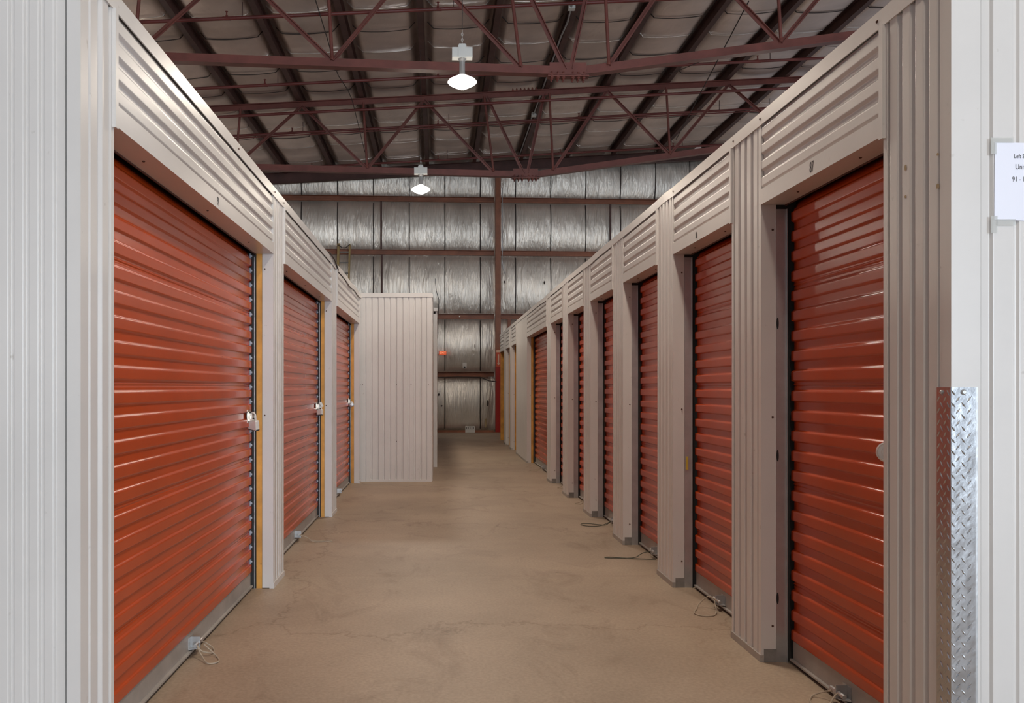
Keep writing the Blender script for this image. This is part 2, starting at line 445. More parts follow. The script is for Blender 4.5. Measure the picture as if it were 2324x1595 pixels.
def header(s, ya, yb, label, number=None, npos=None, group=None):
    X = XR if s > 0 else XL
    r = thing('door_header', (X+s*.03, (ya+yb)/2, HB), label, 'door header', group)
    L = yb-ya
    m = MB(); z0 = HB+.068; z1 = HT-.055
    m.prism(ribs(z1-z0, .083, .45, .013, .011, .0, .0), (X-s*.0, ya+.002, z0), (0,0,1), (-s,0,0), (0,1,0), L-.004)
    m.build('ribbed_panel', M['white'], r, smooth=True, angle=50)
    m = MB(); m.prism([(0,.015),(.072,.015),(.072,.0),(.006,.0),(.006,-.098),(0,-.098)], (X, ya+.001, HB), (0,0,1), (-s,0,0), (0,1,0), L-.002)
    m.build('bottom_trim', M['white'], r)
    MB().box((X+s*.098, ya+.002, HB-.006), (X+s*.104, yb-.002, HB+.05)).build('stop_strip', M['purlin'], r)
    MB().box((X-s*.024, ya-.014, HB-.012), (X-s*.002, ya+.012, HT-.058)).build('end_trim', M['white'], r)
    MB().box((X+s*.030, ya+.002, HB+.055), (X+s*.05, yb-.002, HT-.10)).box((X+s*.030, ya+.002, HT-.10), (X+s*.155, yb-.002, HT-.085)).build('light_stop_liner', M['dark'], r)  # dark liner and top plate added to stop light leaking behind the door
    if number:
        y, z, sz = npos
        text_mesh(number, sz, M['ink'], (X-s*.0152, y, z), (0,-1,0) if s > 0 else (0,1,0), (0,0,1), 'unit_number', r, .62)
    for k in range(3 if L > 2 else 2):
        n = 3 if L > 2 else 2
        y = ya+L*(k+.5)/n
        screw((X+s*.045, y, HB), AX['-z'], r, .006)
    return r

def door_profile(z0, z1, depth=.013, pitch=.093):
    pts = []; z = z0; i = 0
    pts.append((z0, 0))
    while z+pitch < z1:
        # lower slope (short), raised flat, upper slope (longer), recessed flat with crease
        a = .010; b = .037; c = .014
        for u, d in ((-.003,0),(0,0),(.002,.02),(a*.5,.5),(a-.002,.96),(a+.001,1),(a+.004,1),(a+b-.005,1),(a+b-.002,1),(a+b+.001,.97),(a+b+.004,.86),(a+b+c*.5,.5),(a+b+c-.004,.12),(a+b+c-.001,.02),(a+b+c+.002,0),(a+b+c+.005,0)):
            pts.append((z+u, d*depth))
        if i % 5 == 2:
            q = z+a+b+c+.012
            for u, d in ((0,0),(.002,-.18),(.004,-.18),(.006,0),(.009,.15),(.011,.15),(.013,0)): pts.append((q+u, d*depth))
        z += pitch; i += 1
    pts.append((z1, 0))
    return pts

def roll_door(s, ya, yb, label, group=None, clips=False, rope=None, rope_mat='rope', latch=False, wood=False):
    X = XR if s > 0 else XL; xd = X+s*.135        # recessed plane of the curtain
    r = thing('roll_up_door', (xd, (ya+yb)/2, 0), label, 'roll-up door', group)
    e = .022
    pr = [(z, d, (max(0, z-(HB-.03))/.07)**2*.035) for z, d in door_profile(.105, HB+.04)]
    # curtain: the corrugated front with a thin back; the ends fade the ribs a little
    m = MB(); g_ = .19 if yb-ya > 2 else .15
    ys = [(ya+e,1.1), (ya+e+.03,1.1), (ya+g_,1.1), (ya+g_+.035,.68), (ya+(yb-ya)*.35,.62), (ya+(yb-ya)*.5,.6), (ya+(yb-ya)*.65,.62), (yb-g_-.035,.68), (yb-g_,1.1), (yb-e-.03,1.1), (yb-e,1.1)]
    K = len(pr)
    for jj, (y, k_) in enumerate(ys):
        for z, d, dd in pr: m.v.append((xd-s*(d*k_+.013*(1-k_)*.55-dd), y, z))
    for jj in range(len(ys)-1):
        for i in range(K-1): m.f.append((jj*K+i, jj*K+i+1, (jj+1)*K+i+1, (jj+1)*K+i))
    n0 = len(m.v)
    m.build('curtain', M['red'], r, smooth=True, angle=80)
    o = r.children[-1]; so = o.modifiers.new('thick','SOLIDIFY'); so.thickness = .0025; so.offset = 0
    # bottom bar + astragal
    m = MB(); m.box((xd-s*.006, ya+e, .018), (xd+s*.03, yb-e, .108)); m.box((xd-s*.022, ya+e, .016), (xd+s*.02, yb-e, .024))
    m.build('bottom_bar', M['alum'], r)
    MB().box((xd-s*.008, ya+e, 0), (xd+s*.02, yb-e, .0165)).build('weather_seal', M['black'], r)
    # guides
    for y, d in ((ya, 1), (yb, -1)):
        m = MB(); g0 = X+s*(.0585 if not wood else .0975); g1 = X+s*.108
        if not wood or d > 0:
            m.box((g0, y, 0), (g1, y+d*.0025, HB-.02))
        m.box((g1-s*.003, y, 0), (g1, y+d*.012, HB-.02))
        m.box((xd+s*.012, y, 0), (xd+s*.016, y+d*.05, HB-.02))
        m.build('guide_rail', M['galv'], r)
        if not wood and d < 0 and ya < 3.5:
            for zc in (.30, .97, 1.59):
                m = MB(); m.lathe([(.0055,0),(.0055,.0008)], (X+s*.0645, y+d*.0026, zc), (Vector((1,0,0)),Vector((0,0,5)),Vector((0,-1,0))), 16)
                m.build('slot', M['black'], r)
    if clips:
        me = None; z = .16
        while z < HB+.03:
            if me is None:
                q = MB(); q.box((xd-s*.003, yb-e-.012, z), (xd-s*.009, yb-e+.014, z+.032)); q.lathe([(.008,0),(.006,.008)], (xd-s*.009, yb-e, z+.016), AX['+x'], 10)
                o = q.build('edge_clip', M['clip'], r); me = o; z00 = z
            else:
                o = me.copy(); COL.objects.link(o); o.matrix_parent_inverse = Matrix.Translation(-Vector(r.location)+Vector((0,0,z-z00)))
            z += .093
    # lift handle in the middle: step plate + lug
    yc = (ya+yb)/2
    h = MB(); h.box((xd-s*.006, yc-.035, .030), (xd-s*.009, yc+.035, .085))
    h.box((xd-s*.006, yc-.004, .03), (xd-s*.055, yc+.004, .085)); h.prism([(.009,-.04),(.009,.04),(.048,.018),(.048,-.018)], (xd, yc, .030), (-s,0,0), (0,1,0), (0,0,1), .005)
    hd = h.build('lift_handle', M['galv'], r)
    h = MB(); h.tube([(xd-s*.045, yc-.06, .055), (xd-s*.045, yc+.06, .055)], .009, 8); h.build('grip_pin', M['galv'], hd)
    if rope:
        q = MB(); pts = [(xd-s*(.045+dx), yc+dy, z) for dx, dy, z in rope]
        # smooth (Catmull-Rom)
        out = []
        for i in range(len(pts)-1):
            p0 = Vector(pts[max(i-1,0)]); p1 = Vector(pts[i]); p2 = Vector(pts[i+1]); p3 = Vector(pts[min(i+2,len(pts)-1)])
            for k in range(6):
                t = k/6; out.append(.5*((2*p1)+(p2-p0)*t+(2*p0-5*p1+4*p2-p3)*t*t+(3*p1-p0-3*p2+p3)*t**3))
        out.append(Vector(pts[-1]))
        q.tube(out, .0034, 6); q.build('pull_rope', M[rope_mat], r, smooth=True)
    if latch:
        ly = yb-.11 if s < 0 else ya+.11; z = 1.10
        h = MB(); h.box((xd-s*.013, ly-.05, z-.03), (xd-s*.017, ly+.05, z+.05)); h.box((xd-s*.016, ly-.02, z-.02), (xd-s*.040, ly-.012, z+.035))
        h.box((xd-s*.02, ly-.02, z+.028), (xd-s*.045, ly+.05, z+.036)); h.box((xd-s*.018, ly-.03, z-.006), (xd-s*.028, ly+.11, z+.012))
        h.lathe([(.014,0),(.014,.02),(.009,.024)], (xd-s*.017, ly+.01, z+.01), AX['-x' if s>0 else '+x'], 12)
        h.build('slide_latch', M['brass'], r)
    return r

def padlock(p, ang, label, size=1.0, cat='padlock'):
    """body box with bevelled edges, bent shackle; hangs tilted"""
    r = thing('padlock', p, label, cat); r.rotation_euler = (0, 0, 0)
    R = Matrix.Rotation(ang, 4, 'X') @ Matrix.Rotation(math.radians(-35), 4, 'Z')
    w, d, h = .045*size, .020*size, .040*size
    m = MB(); m.prism([(-w/2,-h+.004),(-w/2+.004,-h),(w/2-.004,-h),(w/2,-h+.004),(w/2,-.004),(w/2-.004,0),(-w/2+.004,0),(-w/2,-.004)], (0,-d/2,0), (1,0,0), (0,0,1), (0,1,0), d)
    o = m.build('lock_body', M['bright']); o.parent = r; o.matrix_local = R
    q = MB(); pts = [(-w*.32,0,-.004)]+[(-w*.32*math.cos(a), 0, .018*size+w*.32*math.sin(a)) for a in [math.pi*k/8 for k in range(9)]]+[(w*.32,0,-.004)]
    q.tube(pts, .0038*size, 8); o = q.build('shackle', M['bright'], smooth=True); o.parent = r; o.matrix_local = R
    q = MB(); q.box((-w/2-.0005, -d/2-.0005, -h-.004), (w/2+.0005, d/2+.0005, -h+.0005)); o = q.build('bumper', M['black']); o.parent = r; o.matrix_local = R
    return r

# ---- left row
pillar(-1, Y0+.0135, 2.84, 'white ribbed steel pillar at the left corner of the cross aisle, before door 91', 'wood', near_jamb=False, detail=False)
pillar(-1, 5.59, 5.97, 'white ribbed pillar with a yellow wood stud, between door 91 and the next left door', 'wood')
pillar(-1, 8.66, 9.07, 'white pillar with yellow stud, just before the farthest left red door', 'wood')
pillar(-1, 11.70, 11.88, 'narrow white pillar with yellow stud, against the ribbed block that juts into the corridor', 'wood', far_jamb=False)
header(-1, 2.84, 5.59, 'white ribbed header marked 91 above the nearest left red door', '91', (4.182, HB+.034, .058))
header(-1, 5.97, 8.66, 'white ribbed header above the second red door on the left')
header(-1, 9.07, 11.70, 'white ribbed header above the farthest left door, dented along its top')
roll_door(-1, 2.84, 5.59, 'wide red roll-up door of unit 91, nearest on the left', clips=True, latch=True, wood=True,
          rope=[(0,.03,.055),(.01,.09,.03),(.05,.08,.006),(.07,.0,.006),(.03,-.05,.03),(.0,-.03,.055),(.04,-.09,.02),(.09,-.16,.005),(.13,-.13,.005),(.10,-.05,.006),(.03,-.01,.05)])
roll_door(-1, 5.97, 8.66, 'middle of the three wide red roll-up doors on the left, silver padlock on its latch', clips=True, latch=True, wood=True,
          rope=[(0,-.02,.055),(.06,.0,.03),(.12,-.06,.006),(.24,-.05,.005),(.27,-.02,.005),(.24,.0,.005),(.12,-.02,.006),(.02,.04,.04)])
roll_door(-1, 9.07, 11.70, 'farthest wide red roll-up door on the left, beside the white ribbed block', clips=True, latch=True, wood=True)
padlock((XL-.090, 5.47, 1.085), math.radians(14), 'brushed steel padlock on the latch of door 91, nearest on the left', 1.5)
padlock((XL-.088, 8.55, 1.075), math.radians(-8), 'small silver padlock low on the latch of the second left door', 1.35)
p3 = thing('padlock', (XL-.085, 11.62, 1.06), 'dark round padlock on the latch of the farthest left door', 'padlock')
MB().lathe([(.026,-.012),(.034,-.008),(.034,.008),(.026,.012)], p3.location, AX['-y'], 18).build('lock_body', M['galv'], p3, smooth=True)
MB().tube([Vector(p3.location)+Vector((-.02*math.cos(a), 0, .022+.018*math.sin(a))) for a in [math.pi*k/6 for k in range(7)]], .004, 6).build('shackle', M['bright'], p3)
# silver hasp cover tilted above the lock of door 2
hc = thing('hasp_tag', (XL-.09, 8.56, 1.115), 'square white metal tag tilted above the padlock of the second left door', 'tag')
o = MB().box((-.028,-.002,-.026), (.028,.002,.026)).build('plate', M['lampwhite']); o.parent = hc; o.matrix_local = Matrix.Rotation(math.radians(-28), 4, 'Y')

# ---- right row
pillar(1, Y0+.0135, 2.965, 'white ribbed pillar at the right corner of the cross aisle, behind the tread-plate guard', 'steel', near_jamb=False, detail=False)
RN = [4.09+1.524*i for i in range(6)]
pl = ['between door 87 and door 86', 'just beyond door 86', 'third along the right side from door 87', 'fourth along the right side from door 87',
      'fifth along the right side from door 87', 'sixth from door 87, before the wide far door']
for y, l in zip(RN, pl): pillar(1, y, y+.405, 'ribbed steel pillar on the right, '+l, 'steel')
ends = [2.965]+[y+.405 for y in RN[:-1]]
dl = ['narrow red roll-up door of unit 87, nearest on the right, round lock at its edge', 'narrow red roll-up door of unit 86, second from the camera on the right',
      'third red roll-up door from the camera on the right, long dark rope before it', 'fourth red roll-up door on the right, oval rope loop on the floor before it',
      'fifth red roll-up door from the camera on the right', 'sixth red roll-up door from the camera on the right, last narrow one']
hl = ['ribbed header marked 87 above the nearest right red door', 'ribbed header marked 86 above the second right red door', 'ribbed header over the third right door',
      'ribbed header over the fourth right door', 'ribbed header over the fifth right door', 'ribbed header over the sixth right door']
ropes = [[(0,.02,.055),(.02,.08,.03),(.06,.10,.006),(.10,.02,.005),(.08,-.06,.006),(.02,-.02,.05),(.0,-.02,.055)],
         [(0,-.05,.055),(.04,.03,.07),(.09,.05,.02),(.12,.0,.005),(.16,-.10,.005),(.12,-.16,.005),(.06,-.14,.005),(.03,-.08,.02),(.01,.02,.05)],
         [(0,.0,.055),(.06,.05,.03),(.14,.0,.005),(.30,-.02,.005),(.36,.0,.005),(.30,.02,.005),(.14,-.05,.006),(.0,-.10,.01)],
         [(0,.0,.055),(.05,.02,.01),(.10,.05,.005),(.20,.12,.005),(.27,.10,.005),(.27,.02,.005),(.20,-.04,.005),(.10,.0,.006),(.02,.0,.04)],
         [(0,.0,.055),(.05,.06,.01),(.10,.03,.005),(.05,-.05,.005),(.0,-.04,.05)], [(0,.0,.055),(.04,.06,.01),(.09,.0,.005),(.04,-.05,.005),(.0,-.02,.05)]]
for i, (a, b) in enumerate(zip(ends, RN)):
    num = {0:('87', (3.53, HB+.035, .062)), 1:('86', (5.10, HB+.033, .058))}.get(i, (None, None))
    header(1, a, b, hl[i], num[0], num[1])
    roll_door(1, a, b, dl[i], rope=ropes[i], rope_mat='rope_dark' if i in (2,3) else 'rope', latch=(i == 0))
# disc lock of 87
dk = thing('disc_lock', (1.600, 3.10, 1.060), 'round steel disc lock at the near edge of door 87', 'padlock')
d = Vector((-.62,-.78,0)).normalized(); ux = Vector((0,0,1)).cross(d).normalized()
MB().lathe([(.028,-.012),(.036,-.009),(.036,.009),(.031,.012),(.029,.0105),(.018,.0105),(.016,.013),(.004,.013)], dk.location, (ux, Vector((0,0,1)), d), 28).build('lock_body', M['bright'], dk, smooth=True, angle=30)
MB().tube([Vector(dk.location)+ux*.016+Vector((0,0,.02)), Vector(dk.location)+ux*.02+Vector((0,0,.045)), Vector(dk.location)+ux*.004+Vector((.0,0,.05))], .0045, 8).build('shackle', M['bright'], dk)
# wide far door and the bays beyond
header(1, 12.115, 14.85, 'long white ribbed header above the wide far door on the right')
roll_door(1, 12.115, 14.85, 'wide pale red roll-up door far along the right side, lit by the hanging lamp', wood=True,
          rope=[(0,.0,.055),(.05,.04,.02),(.16,.10,.005),(.2,.02,.005),(.1,-.06,.005),(.02,-.02,.05)])
pillar(1, 14.85, 16.90, 'broad white ribbed wall panel beyond the wide far right door', 'wood')
pillar(1, 18.00, 18.42, 'narrow white pillar beyond the broad ribbed panel on the right', 'wood')
pillar(1, 19.50, 20.00, 'farthest free-standing white pillar on the right, next to the yellow end stud', 'wood')
header(1, 16.90, 18.00, 'short ribbed header next to the broad white panel on the far right')
header(1, 18.42, 19.50, 'short ribbed header between the two far narrow pillars')
header(1, 20.00, 21.30, 'last short ribbed header at the far end of the right row')
roll_door(1, 16.90, 18.00, 'shadowed red door just beyond the broad white panel', wood=True)
roll_door(1, 18.42, 19.50, 'shadowed red door between the two far narrow pillars', wood=True)
roll_door(1, 20.00, 21.30, 'last red door at the far end of the right row', wood=True)
e = thing('end_stud', (XR+.04, 21.33, 0), 'tall yellow wood stud closing the far end of the right row', 'stud')
MB().box((XR+.002, 21.305, 0), (XR+.09, 21.36, HT-.06)).build('stud', M['wood'], e)

# cap trims along the tops
def cap(n, s, ya, yb, label, dent=None):
    X = XR if s > 0 else XL; m = MB(); K = int((yb-ya)/.25)
    prof = [(-.017,HT-.060),(-.017,HT),(.10,HT),(.10,HT-.02),(-.012,HT-.02),(-.012,HT-.060)]
    n0 = 0
    for i in range(K+1):
        y = ya+(yb-ya)*i/K; dz = 0
        if dent:
            for c, w, a in dent: dz += a*math.exp(-((y-c)/w)**2)
        for u, z in prof: m.v.append((X+s*u+s*dz*.4, y, z+dz))
    for i in range(K):
        for k in range(6): m.f.append((i*6+k, i*6+(k+1)%6, (i+1)*6+(k+1)%6, (i+1)*6+k))
    m.f.append(tuple(range(6))); m.f.append(tuple(K*6+k for k in range(6)))
    return struct(m.build('trim_%d' % n, M['white']), label)
cap(1, -1, Y0, 11.92, 'white cap trim along the top of the left row', [(10.4,.35,-.035),(11.5,.4,-.03),(9.0,.15,-.02)])
cap(2, 1, Y0, 5.62, 'white cap trim over doors 87 and 86')
cap(3, 1, 5.60, 12.1, 'white cap trim over the middle right doors', [(5.9,.12,.012),(8.7,.2,-.012),(10.2,.15,.012)])
cap(4, 1, 12.1, 21.36, 'white cap trim at the far end of the right row', [(12.4,.3,-.02)])
# screws on the caps near the camera
for s, ys in ((1, (3.0, 4.09, 4.46, 5.6)), (-1, (4.6, 5.62, 5.95, 8.7))):
    par = D.objects['trim_2' if s > 0 else 'trim_1']
    for y in ys:
        X = XR if s > 0 else XL
        m = MB(); m.lathe([(.006,0),(.006,.002),(.003,.004)], (X-s*.017, y, HT-.03), AX['-x' if s > 0 else '+x'], 8)
        m.build('screw', M['screw'], par)

# corner trims at the cross aisle
m = MB(); m.prism([(-.04,.014),(.001,.014),(.001,-.03),(-.002,-.03),(-.002,.0115),(-.04,.0115)], (XL+.014, Y0-.001, 0), (1,0,0), (0,-1,0), (0,0,1), HT)
m.v = [(x, y, z) for x, y, z in m.v]; struct(m.build('trim_5', M['white']), 'white corner trim, left')
m = MB(); m.prism([(.086,.014),(-.001,.014),(-.001,-.03),(.002,-.03),(.002,.0115),(.086,.0115)], (XR-.014, Y0-.001, 0), (1,0,0), (0,-1,0), (0,0,1), HT)
struct(m.build('trim_6', M['white']), 'wide white corner trim, right')

# ------------------------------------------------------------------ jutting block on the left
BX = -.085; BY = 11.93
bk = MB(); x0, x1 = XL+.075, BX-.065
bk.prism(ribs(x1-x0, .080, .70, .006, .013, .0, .0), (x0, BY, .0), (1,0,0), (0,-1,0), (0,0,1), HT-.05)
o = bk.build('wall_block', M['white'], smooth=True, angle=50); struct(o, 'white ribbed end wall of the block that juts into the corridor')
m = MB(); m.box((-4.2, BY+.013, 0), (BX-.003, BY+.06, HT-.05)); m.box((-4.2,BY+.06,HT-.1),(BX-.01,22.0,HT-.06)); m.box((-4.25,BY+.013,0),(-4.2,22,HT-.06)); m.box((-4.2,21.95,0),(BX-.01,22,HT-.06))
struct(m.build('wall_block_carcass', M['dark']), 'carcass behind the jutting block')
m = MB(); m.box((XL+.001, BY-.014, 0), (XL+.078, BY+.012, HT-.045)); struct(m.build('trim_7', M['white']), 'left edge trim of the jutting block')
m = MB(); m.box((BX-.067, BY-.014, 0), (BX, BY+.012, HT-.045)); m.box((BX-.003, BY+.012, 0), (BX, BY+.08, HT-.045)); struct(m.build('trim_8', M['white']), 'right corner trim of the jutting block')
m = MB(); m.box((XL+.001, BY-.020, HT-.055), (BX+.004, BY+.10, HT)); struct(m.build('trim_9', M['white']), 'cap trim of the jutting block')
m = MB(); m.box((XL+.08, BY-.018, 0), (BX+.002, BY+.0, .03)); struct(m.build('trim_10', M['white']), 'base trim of the jutting block')
for px, pz in ((818, 873), (900, 873), (933, 872), (972, 872), (900, 1001), (823, 873)):
    q = P(px, pz, BY-.012); m = MB(); m.lathe([(.006,0),(.006,.003)], (q.x, BY-.0145, q.z), AX['-y'], 8); m.build('screw', M['screw'], D.objects['wall_block'])
m = MB(); m.prism(ribs(2.0, .083, .55, .010, .012, .0, .0), (BX, BY+.08, 0), (0,1,0), (1,0,0), (0,0,1), HT-.05)
struct(m.build('wall_block_side', M['white'], smooth=True, angle=50), 'ribbed flank of the jutting block')
m = MB(); m.box((BX-.02, 14.10, 0), (-.014, 14.14, HT-.1)); m.prism(ribs(7.84, .083, .55, .010, .012, 0, 0), (-.026, 14.14, 0), (0,1,0), (1,0,0), (0,0,1), HT-.05)
struct(m.build('wall_block_far', M['white'], smooth=True, angle=50), 'ribbed flank of the next row beyond the block')
m = MB(); m.box((BX-.05, BY+.02, HT-.055), (BX+.014, 14.1, HT)); m.box((-.09, 14.1, HT-.055), (-.008, 22, HT)); struct(m.build('trim_11', M['white']), 'cap trim along the flank beyond the block')

sk = thing('sticker', (XR+.08, 5.62, .8), 'small yellow sticker on the guide rail between doors 86 and the third door', 'sticker')
MB().box((XR+.067, 5.608, .760), (XR+.082, 5.6095, .845)).build('label', M['stick'], sk)
# ------------------------------------------------------------------ tread plate guard on right corner
g = thing('corner_guard', (XR-.01, Y0, 0), 'shiny diamond tread-plate guard on the right corner, waist high', 'corner guard')
zt = 1.29; gx = XR-.019; gy = Y0-.0185
m = MB(); m.prism([(0,.072),(0,.0025),(.0008,.0008),(.0025,0),(.074,0),(.074,.003),(.003,.003),(.003,.072)], (gx, gy, 0), (1,0,0), (0,1,0), (0,0,1), zt)
m.build('plate', M['diamond'], g)
MB().box((gx+.0741, gy+.0012, 0), (gx+.081, gy+.0046, zt)).build('edge_lip', M['galv'], g)['label'] = 'dull grey bent edge'
# raised lozenges
def loz(m, c, u, v, n, L, W, H):
    c = Vector(c); a = c+u*L/2; b = c-u*L/2; d = c+v*W/2; e_ = c-v*W/2
    t1 = c+u*L*.22+n*H; t2 = c-u*L*.22+n*H
    i = len(m.v); m.v += [tuple(p) for p in (a, d, b, e_, t1, t2)]
    m.f += [(i,i+1,i+4),(i+1,i+5,i+4),(i+1,i+2,i+5),(i+2,i+3,i+5),(i+3,i+4,i+5),(i+3,i,i+4)]
m = MB(); pitch = .0353; k = 0
z = .02
while z < zt-.014:
    for (cx, off, sg) in ((.008, .018, -1), (.022, .0, 1), (.038, .018, -1), (.055, .0, 1), (.069, .018, -1)):
        if z+off < zt-.012 and .008 <= cx <= .066:
            u = Vector((sg*.6, 0, .8)).normalized(); v = Vector((.8, 0, -sg*.6)).normalized()
            loz(m, (gx+cx, gy, z+off), u, v, Vector((0,-1,0)), .0235, .0062, .0022)
    for (cy, off, sg) in ((.012, .018, 1), (.029, 0, -1), (.046, .018, 1), (.062, 0, -1)):
        if z+off < zt-.012:
            u = Vector((0, sg*.6, .8)).normalized(); v = Vector((0, .8, -sg*.6)).normalized()
            loz(m, (gx, gy+cy, z+off), u, v, Vector((-1,0,0)), .0235, .0062, .0022)
    z += pitch
m.build('tread_pattern', M['diamond'], g)
m = MB(); m.lathe([(.008,0),(.008,.003),(.005,.006)], (gx+.038, gy, zt-.014), AX['-y'], 14); m.build('screw', M['galv'], g)
m = MB(); m.lathe([(.006,0),(.006,.003),(.004,.005)], (gx, gy+.045, zt-.014), AX['-x'], 14); m.build('screw', M['galv'], g)

# ------------------------------------------------------------------ notice
nt_ = thing('paper_notice', (1.74, Y0-.013, 1.9), 'white printed paper notice taped to the right front wall', 'notice')
q0 = P(2258, 322, Y0-.014); q1 = P(2258, 500, Y0-.014); yN = Y0-.0125
W = .205; m = MB(); m.poly([(q0.x, yN, q0.z), (q0.x+W, yN, q0.z-.006), (q0.x+W-.002, yN, q1.z-.004), (q1.x-.001, yN, q1.z+.002)])
m.poly([(q0.x, yN+.0008, q0.z), (q0.x+W, yN+.0008, q0.z-.006), (q0.x+W-.002, yN+.0008, q1.z-.004), (q1.x-.001, yN+.0008, q1.z+.002)]); m.f += [(0,1,5,4),(1,2,6,5),(2,3,7,6),(3,0,4,7)]
m.build('sheet', M['paper'], nt_)
sc_ = (Y0-.014)/F
for body, px, py, sz in (('Left Side', 2301, 355, 13.5), ('Units', 2304, 379, 17), ('91 - 1', 2297, 407, 16)):
    q = P(px, py, yN); text_mesh(body, sz*sc_*1.0, M['ink'], (q.x, yN-.0002, q.z), (1,0,0), (0,0,1), 'printed_text', nt_, .78, .0002, 'LEFT')
for a, b, c, d in ((2249, 312, 2262, 350), (2262, 312, 2300, 324), (2249, 490, 2264, 528), (2262, 497, 2305, 512)):
    u = P(a, b, yN-.001); v = P(c, d, yN-.001); MB().box((u.x, yN-.0012, v.z), (v.x, yN-.0006, u.z)).build('clear_tape', M['tape'], nt_)
# old tape marks on right corner pillar
for px, py, w, h in ((2064, 380, 6, 14), (2139, 422, 9, 12), (2064, 446, 5, 7), (2139, 350, 6, 7)):
    Yp = XR*F/(px-CX); zc = CH+(CY-py)*Yp/F; par = [o for o in D.objects if o.name.startswith('partition_pillar') and o.location.x > 0 and o.location.y < 3][0]
    x_ = XR-.0142 if px > 2120 else XR-.0125
    m = MB(); hw = w*Yp*Yp/F/XR/2*.8; hh = h*Yp/F/2
    m.prism([(-hw,-hh*.7),(-hw*.4,-hh),(hw*.8,-hh*.8),(hw,hh*.4),(hw*.3,hh),(-hw*.8,hh*.6)], (x_, Yp, zc), (0,1,0), (0,0,1), (-1,0,0), .0006)
    m.build('tape_residue', M['yellow'], par)

# ------------------------------------------------------------------ roof steel
def purlin(i, X, zr):
    m = MB(); t = .008; w = .052; b = zr-.235
    prof = [(-w,b-zr),(w,b-zr),(w,b-zr+t),(t/2,b-zr+t),(t/2,-.012),(w,-.012),(w,-.004),(-w,-.004),(-w,-.012),(-t/2,-.012),(-t/2,b-zr+t),(-w,b-zr+t)]
    m.prism(prof, (X, -4.6, zr), (1,0,0), (0,0,1), (0,1,0), 29.6+.06*X-.08)
    return m
names = {-4:'far left roof purlin crossing above the left storage row'}
j = 0
for n, X in enumerate(PX[2:-2]):
    lab = 'dark red roof purlin, '
    k = round((X+.30)/1.33)
    if k == 0: lab += 'over the middle of the corridor left of the lamps'
    elif k < 0: lab += ['','first','second','third','fourth','fifth','sixth'][-k]+' one left of the middle purlin'
    else: lab += ['','first','second','third','fourth','fifth','sixth'][k]+' one right of the middle purlin'
    o = purlin(n, X, zroof(X)-.004).build('roof_purlin', M['purlin'])
    tag(o, lab, 'roof beam', 'roof purlins')

